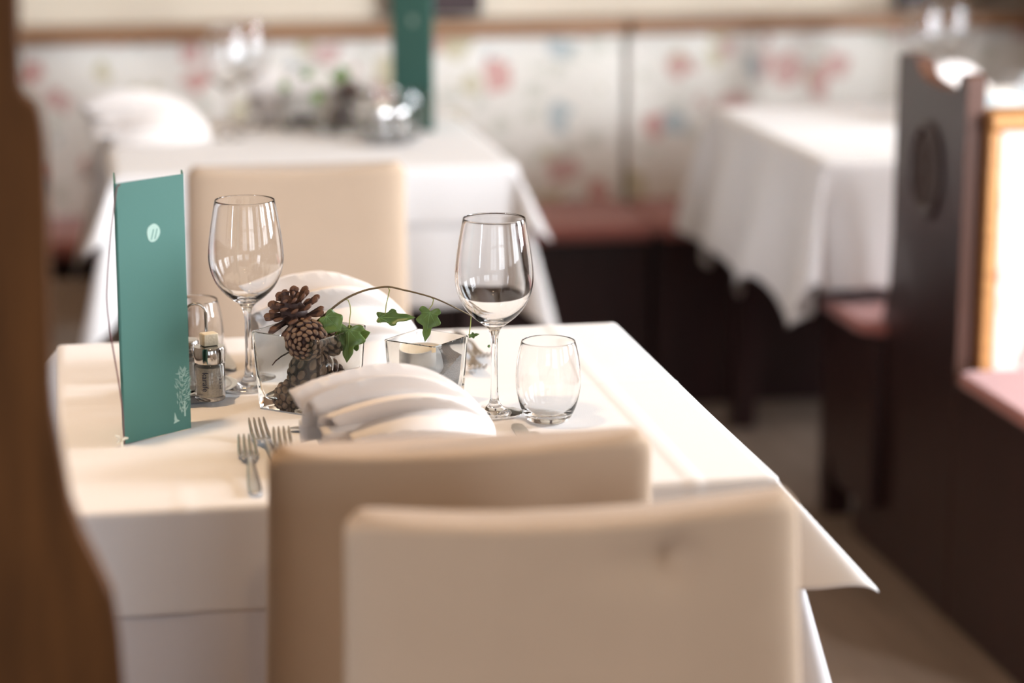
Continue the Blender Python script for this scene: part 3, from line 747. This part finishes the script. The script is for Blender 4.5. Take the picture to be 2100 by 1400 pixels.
def menu(label, pa, pb, back_dir, W=.100, H=.297, teal='teal_card', cordside=True):
    """standing folded card: front leaf from pa (open edge) to pb (fold)"""
    ang = math.atan2(pb.y - pa.y, pb.x - pa.x); W = (pb - pa).length
    t = thing('menu_card', label, 'menu card', pa, ang, 'folded green menu cards')
    c = MB().box(0, W, -.0009, .0009, 0, H).build('front_cover', teal, t, smooth=False)
    emblem(W * .52, H * .793, .0093).build('emblem', ['print_pale', teal], c, smooth=False)
    tree(W * .89, .022, .024, .052).build('tree_print', 'print_pale', c, smooth=False)
    # two flaps folded back from the front, standing like a U
    for nm, h, fl in (('left_flap', pa, .080), ('right_flap', pb, .030)):
        d = Vector((h.x, h.y, 0)).normalized(); a2 = math.atan2(d.y, d.x) + (.035 if nm == 'right_flap' else .012)
        MB().box(0, fl, -.0009, .0009, 0, H).build(nm, teal, t, smooth=False, loc=(0 if h is pa else W, .0008, 0), rot=(0, 0, a2 - ang))
    return t
mA, mB_ = at(256, 910, TT), at(391, 877, TT)
m1 = menu('folded green menu card standing on the near table with pale tree print', mA, mB_, 0)
# string round the fold: hangs in a bow at the open edge, knotted at the foot
cpx = [(247, 380), (240, 384), (233, 430), (225, 500), (220, 570), (219, 620), (226, 680), (236, 740), (246, 800), (252, 850), (254, 895), (255, 912)]
Yc = mA.y - .004
cpts = cur_pts([aty(a, b, Yc) for a, b in cpx], 4)
R3 = Matrix.Rotation(-m1.rotation_euler.z, 3, 'Z')
lc = [R3 @ (p - mA) for p in cpts]
MB().tube(lc, .0008, 8).build('cord', 'cord', m1)
kn = aty(250, 905, Yc)
kb = MB()
for (a, b) in ((236, 893), (241, 908), (262, 898), (251, 918)):
    e = aty(a, b, Yc - .004); m_ = (kn + e) / 2 + Vector((0, 0, .002)); kb.tube([R3 @ (p - mA) for p in (kn, m_, e)], [.0012, .0016, .0012], 8)
kb.build('cord_knot', 'cord_end', m1)
m2 = menu('folded green menu card standing on the table behind, against the floral bench back', at(806, 260, TT), at(889, 270, TT), math.radians(55))
m2.children

# ------------------------------------------------------------------ cruet set
CT = at(387, 810, TT)
t = thing('cruet_stand', 'chrome cruet stand with looped handle half hidden by the menu card', 'cruet stand', CT)
MB().lathe([(0, 0), (.0425, 0), (.0445, .001), (.0455, .008), (.048, .0100), (.0580, .0125), (.0600, .0140), (.0580, .0145), (.048, .0122), (.0442, .0105), (.0432, .0040), (0, .0035)], 64).build('tray', 'chrome', t, angle=50)
hp = [Vector((-.0125, .004, .01)), Vector((-.0128, .004, .05)), Vector((-.0126, .004, .085))] + [Vector((-.0125 * cos(PI * k / 10), .004, .098 + .0135 * sin(PI * k / 10))) for k in range(11)] + [Vector((.0126, .004, .085)), Vector((.0128, .004, .05)), Vector((.0125, .004, .01))]
MB().tube([p + Vector((.0115, .006, 0)) for p in hp], .0020, 12).build('handle', 'chrome', t)
def shaker(label, loc, fill, top, n_text=None):
    s = thing('shaker', label, 'shaker', loc, group='shakers in the cruet stand')
    MB().lathe([(0, 0), (.0165, 0), (.0180, .0015), (.0183, .005), (.0183, .047), (.0165, .0485), (.0165, .053), (.0153, .053), (.0153, .048), (.0168, .046), (.0168, .006), (0, .0045)], 48).build('glass_body', 'glass', s, angle=60)
    MB().lathe([(0, .0065), (.0160, .0065), (.0162, .044), (0, .0445)], 40).build('contents', fill, s)
    MB().lathe([(.0172, .0495), (.0188, .0500), (.0192, .0515), (.0192, .0680), (.0180, .0705), (.0150, .0712), (.0060, .0716), (0, .0717)], 48).build('cap', 'chrome', s, angle=50)
    s.scale = (1, 1, .93)
    return s
s1p = at(432, 826, TT) + Vector((0, 0, .0048))
s1 = shaker('front shaker with pale cork block on its chrome cap', s1p, 'salt', True)
MB().box(-.0095, .0095, -.0075, .0075, .0718, .0880).build('cork_block', 'cork', s1, bevel=.0012, rot=(0, 0, .35), angle=30)
s2 = shaker('second shaker with chrome cap, mostly behind the menu card', at(379, 812, TT) + Vector((0, 0, .0048)), 'salt', False)
# printed lettering on the glass body, reading downwards
def text_mesh(body, size):
    cu = bpy.data.curves.new('lettering', 'FONT'); cu.body = body; cu.size = size; cu.extrude = .00005; cu.align_x = 'CENTER'; cu.align_y = 'CENTER'; cu.resolution_u = 3
    ob = bpy.data.objects.new('lettering_tmp', cu); COL.objects.link(ob)
    dg = bpy.context.evaluated_depsgraph_get(); dg.update()
    me = bpy.data.meshes.new_from_object(ob.evaluated_get(dg)); COL.objects.unlink(ob); bpy.data.objects.remove(ob); bpy.data.curves.remove(cu); return me
def wrap_text(body, size, ang0, zc, parent, r=.01855):
    me = text_mesh(body, size)
    for v in me.vertices:
        a = ang0 + v.co.y / r                          # text runs down, its height wraps round the body
        z = zc - v.co.x; rr = r + v.co.z
        v.co = (rr * cos(a), rr * sin(a), z)
    me.materials.clear(); me.materials.append(MATS['label_ink'])
    o = bpy.data.objects.new('lettering', me); COL.objects.link(o); o.parent = parent; return o
wrap_text('karafe', .0105, math.radians(-112), .027, s1)
wrap_text('1 2 3 ml', .0055, math.radians(-52), .026, s1)

# ------------------------------------------------------------------ cutlery
def fork(name, label, loc, rz, L=.195, group='forks'):
    t_ = thing(name, label, 'fork', loc, rz, group)   # tines point +Y, origin at tine tips, handle towards -Y
    hz = lambda y: .0030 + .009 * math.exp(-((y + .085) / .024) ** 2) + .014 * max(0, 1 + y / .040) ** 1.6
    mb = MB()
    prof = [(-L, .0055), (-L + .01, .0095), (-L + .05, .0080), (-L + .10, .0045), (-.075, .0030), (-.064, .0045), (-.058, .0085), (-.050, .0112), (-.041, .0117)]
    rows = []
    for y, w_ in prof:
        z = hz(y); rows.append([(-w_, y, z), (-w_ * .6, y, z + .0011), (w_ * .6, y, z + .0011), (w_, y, z), (w_ * .6, y, z - .0010), (-w_ * .6, y, z - .0010)])
    o = 0
    for r in rows: mb.v += r
    for j in range(len(rows) - 1):
        for k in range(6): mb.f.append((j * 6 + k, j * 6 + (k + 1) % 6, (j + 1) * 6 + (k + 1) % 6, (j + 1) * 6 + k)); mb.m.append(0)
    mb.f.append((0, 1, 2, 3, 4, 5)); mb.m.append(0); mb.f.append(tuple((len(rows) - 1) * 6 + k for k in range(6))); mb.m.append(0)
    mb.build('handle', 'steel', t_, sub=1, angle=180)
    for k in range(4):
        x = -.0093 + .0062 * k; q = MB()
        pts = [(x * (1 - .10 * max(0, 1 + y / .04)), y, hz(y)) for y in (-.044, -.038, -.030, -.022, -.014, -.006, -.001)]
        q.tube(pts, [.0012, .0022, .0022, .0021, .0019, .0016, .0007], 10).build('tine', 'steel', t_)
    return t_
f1 = fork('fork', 'front fork of the three lying beside the near napkin, lowest in the row', at(505, 889, TT + .017) - Vector((0, 0, .0165)), math.radians(-1.5))
dup(f1, at(525, 857, TT + .017) - Vector((0, 0, .0155)), math.radians(4), 'middle fork lying farthest from the chairs beside the near napkin')
dup(f1, at(576, 874, TT + .017) - Vector((0, 0, .016)), math.radians(-1), 'fork lying closest to the near napkin, handle behind the chair back')
dup(f1, at(996, 724, TT + .017) - Vector((0, 0, .016)), math.radians(182), 'upper fork beyond the tealight cube, tines turned to the viewer', 'far setting forks')
dup(f1, at(985, 748, TT + .017) - Vector((0, 0, .016)), math.radians(178), 'lower fork beyond the tealight cube, nearer to its glass wall', 'far setting forks')
def knife(label, loc, rz, L=.21, group='table knives', tilt=0, name='table_knife'):
    t_ = thing(name, label, 'knife', loc, group=group, rot=(0, tilt, rz))     # blade tip at origin, pointing +Y
    bl = [(-.0010, -.0005), (.0040, -.004), (.0082, -.012), (.0092, -.030), (.0088, -.075), (.0070, -.088), (-.0045, -.092), (-.0062, -.075), (-.0070, -.040), (-.0066, -.014), (-.0042, -.003)]
    MB().prism(bl, .0010, .0026, 'z').build('blade', 'steel_soft', t_, bevel=.0005, angle=40)
    h = [(-.0045, -.090), (.0065, -.087), (.0085, -.13), (.0100, -L + .01), (.0060, -L), (-.0060, -L), (-.0085, -L + .01), (-.0065, -.13)]
    MB().prism(h, .0, .0055, 'z').build('handle', 'steel', t_, bevel=.002, seg=3, angle=60)
    return t_
k1 = knife('table knife with rounded blade tip lying between near napkin and tumbler', at(1056, 873, TT) , 0, tilt=math.radians(-10)); k1.location.z += .001
k2 = dup(k1, at(1089, 889, TT), 0, 'second table knife, its rounded tip just showing over the chair back'); k2.location.z += .001; k2.rotation_euler = (0, math.radians(-10), 0)
k3 = dup(k1, at(477, 762, TT) + Vector((0, 0, .001)), math.radians(176), 'table knife beyond the cruet set, its blade tip beside the left wine glass', 'far setting knives')
k4 = dup(k1, at(592, 882, TT) + Vector((0, 0, .001)), math.radians(72), 'small butter knife pointing out from under the near napkin', 'butter knives')
k3.rotation_euler = (0, 0, math.radians(183)); k4.rotation_euler = (0, 0, math.radians(68))

# ------------------------------------------------------------------ napkins
def napkin(label, loc, rz, L=.24, W=.085, H=.10, n=8, seed=0, pa=.34, lean=.0, low=.35):
    rn = random.Random(seed)
    mb = MB(); NU, NV = 220, 46
    def saw(x):
        f = x - math.floor(x); return f / .10 if f < .10 else 1 - (f - .10) / .90
    def S(u, v):
        phi = PI * u; t_ = v
        rho = sin(PI * min(1, .04 + .66 * t_ ** .75)) ** .9
        rho *= (1 - .10 * t_ ** 3)
        q = saw(n * u + .25 - .55 * (1 - t_) * u + .12 * sin(3 * t_ + seed + 4 * u)) - .5
        k_ = 1 + pa * q * (t_ ** .6) + .03 * sin(7 * u * PI + 5 * t_ + seed)
        lip = L * (1 + .05 * q - .22 * (abs(cos(phi)) ** 2))
        x = -lip * t_ + .02 * sin(phi) * t_ * (1 - t_)
        y = -W * rho * cos(phi) * k_ + lean * H * rho * sin(phi)
        z = H * rho * (sin(phi) ** .85) * k_
        swirl = .03 * (t_ * t_) * cos(phi)
        return (x + swirl * .2, y, max(z, 0) + .0015)
    mb.grid(NU, NV, S)
    # inner folded leaf seen in the mouth of the fan
    def S2(u, v):
        phi = PI * (.06 + .88 * u); t_ = v
        rho = sin(PI * min(1, .04 + .60 * t_ ** .8)) * .74
        q = saw((n - 1) * u) - .5
        k_ = 1 + .22 * q * t_
        return (-L * .93 * t_, -W * rho * cos(phi) * k_, max(H * rho * sin(phi) * k_, 0) + .001)
    o = mb.build('napkin', 'napkin', solid=.0014, loc=loc, rot=(0, 0, rz), angle=75)
    MB().grid(140, 20, S2).build('inner_fold', 'napkin', o, solid=.0012, angle=75)
    return tag(o, label, 'napkin', 'fan folded white napkins')
a = at(1012, 905, TT)
napkin('fan folded white napkin in front of the pine cone vase and tealight', a, math.radians(12), L=.232, W=.070, H=.091, seed=1)
napkin('fan folded white napkin behind the ivy and pine cone vase', at(878, 752, TT) + Vector((0, .05, 0)), math.radians(4), L=.235, W=.075, H=.112, seed=4, n=6)
napkin('peach lit fan folded napkin at the left of the table behind', at(432, 288, TT) + Vector((0, .02, 0)), math.radians(3), L=.27, W=.07, H=.10, seed=2)
napkin('fan folded napkin behind the small plant on the table behind', at(712, 262, TT) + Vector((-.01, .14, 0)), math.radians(8), L=.20, W=.06, H=.105, seed=6)
napkin('white fan folded napkin on the booth table behind the notched board', at(2046, 244, TT), math.radians(4), L=.19, W=.06, H=.115, seed=7)

# ------------------------------------------------------------------ things on the back table
dup(gl, at(470, 284, TT), label='out of focus wine glass with bright glint on the table behind', group='wine glasses')
dup(gl, at(512, 262, TT), label='taller looking wine glass just behind the glinting one on the table behind', group='wine glasses')
vz = dup(bpy.data.objects['glass_vase'], at(706, 272, TT), .5, 'small glass vase with pine cone on the table behind')
bpc = at(706, 271, TT)
ob = pine_cone('dark pine cone standing in the vase on the table behind', bpc + Vector((.010, 0, .082)), (.5, -.3, .8), .06, .032, 25, 46, 9, sl=.014); ob['group'] = 'pine cones on the table behind'
ob = pine_cone('dark pine cone low in the vase on the table behind', bpc + Vector((-.006, 0, .034)), (.2, .2, .9), .05, .026, 12, 46, 10, sl=.014); ob['group'] = 'pine cones on the table behind'
ch = dup(bpy.data.objects['candle_holder'], at(618, 266, TT), .7, 'small glass candle holder with dark sand on the table behind')
tag(MB().lathe([(0, .0092), (.020, .0092), (.024, .013), (.024, .028), (0, .029)], 24).build('decorative_sand', 'stone', loc=at(618, 266, TT)), 'dark sand in the candle holder of the table behind', 'sand', kind='stuff')
iv2 = thing('ivy_sprig', 'small ivy sprig hanging over the candle holder on the table behind', 'plant', bpc)
bp3 = [aty(700, 165, 5.10), aty(668, 140, 5.10), aty(630, 135, 5.10), aty(600, 145, 5.10), aty(578, 170, 5.10)]
MB().tube([p - bpc for p in cur_pts(bp3, 5)], .0013, 8).build('stem', 'stem_wood', iv2)
for (x, y, r) in ((584, 176, .014), (628, 152, .015), (650, 200, .016), (703, 152, .02), (690, 160, .016)):
    b_ = aty(x, y, 5.10) - bpc
    m_ = MB(); pts = [(b_.x + r * cos(a_) * (1 if k % 2 else .6), b_.z + r * sin(a_) * (1 if k % 2 else .65)) for k, a_ in enumerate([i * PI / 5 for i in range(10)])]
    m_.prism(pts, b_.y, b_.y + .0006, 'y').build('leaf', 'leaf', iv2, smooth=False)
    if y > 165: m_ = MB().tube([b_, b_ + Vector((0, 0, .03)), aty(x + 4, 142, 5.10) - bpc], .0007, 6).build('petiole', 'petiole', iv2)
c2t = at(800, 292, TT)
cr2 = dup([o for o in COL.objects if o.name == 'cruet_stand'][0], c2t, .3, 'shiny cruet stand on the table behind, in front of its menu card')
dup(s1, c2t + Vector((-.019, -.006, .0048)), .4, 'shaker with pale cork on the table behind', 'shakers on the table behind')
dup(s2, c2t + Vector((.019, .006, .0048)), .2, 'shaker without cork on the table behind', 'shakers on the table behind')
dup(tR, at(760, 254, TT), label='tumbler left of the cruet stand on the table behind')
dup(tR, at(832, 276, TT), label='tumbler in front of the menu card on the table behind')
# booth table
bz = lambda px, y: Vector((aty(px, 232, y).x, y, TT))
dup(gl, at(1889, 224, TT), label='wine glass with two glints on the booth table')
dup(gl, at(1945, 214, TT), label='second wine glass on the booth table, farther towards the bench')
dup(tR, at(2082, 236, TT), label='tumbler on the booth table right of the napkin')

# ------------------------------------------------------------------ render look
vs_ = sc.view_settings
vs_.view_transform = 'Standard'; vs_.look = 'None'; vs_.gamma = 1; vs_.use_curve_mapping = False; vs_.exposure = 0.38
cy = sc.cycles
cy.max_bounces = 16; cy.diffuse_bounces = 4; cy.glossy_bounces = 6; cy.transmission_bounces = 14; cy.transparent_max_bounces = 12
cy.caustics_refractive = True; cy.caustics_reflective = False; cy.blur_glossy = .6
cy.sample_clamp_indirect = 6; cy.use_denoising = True
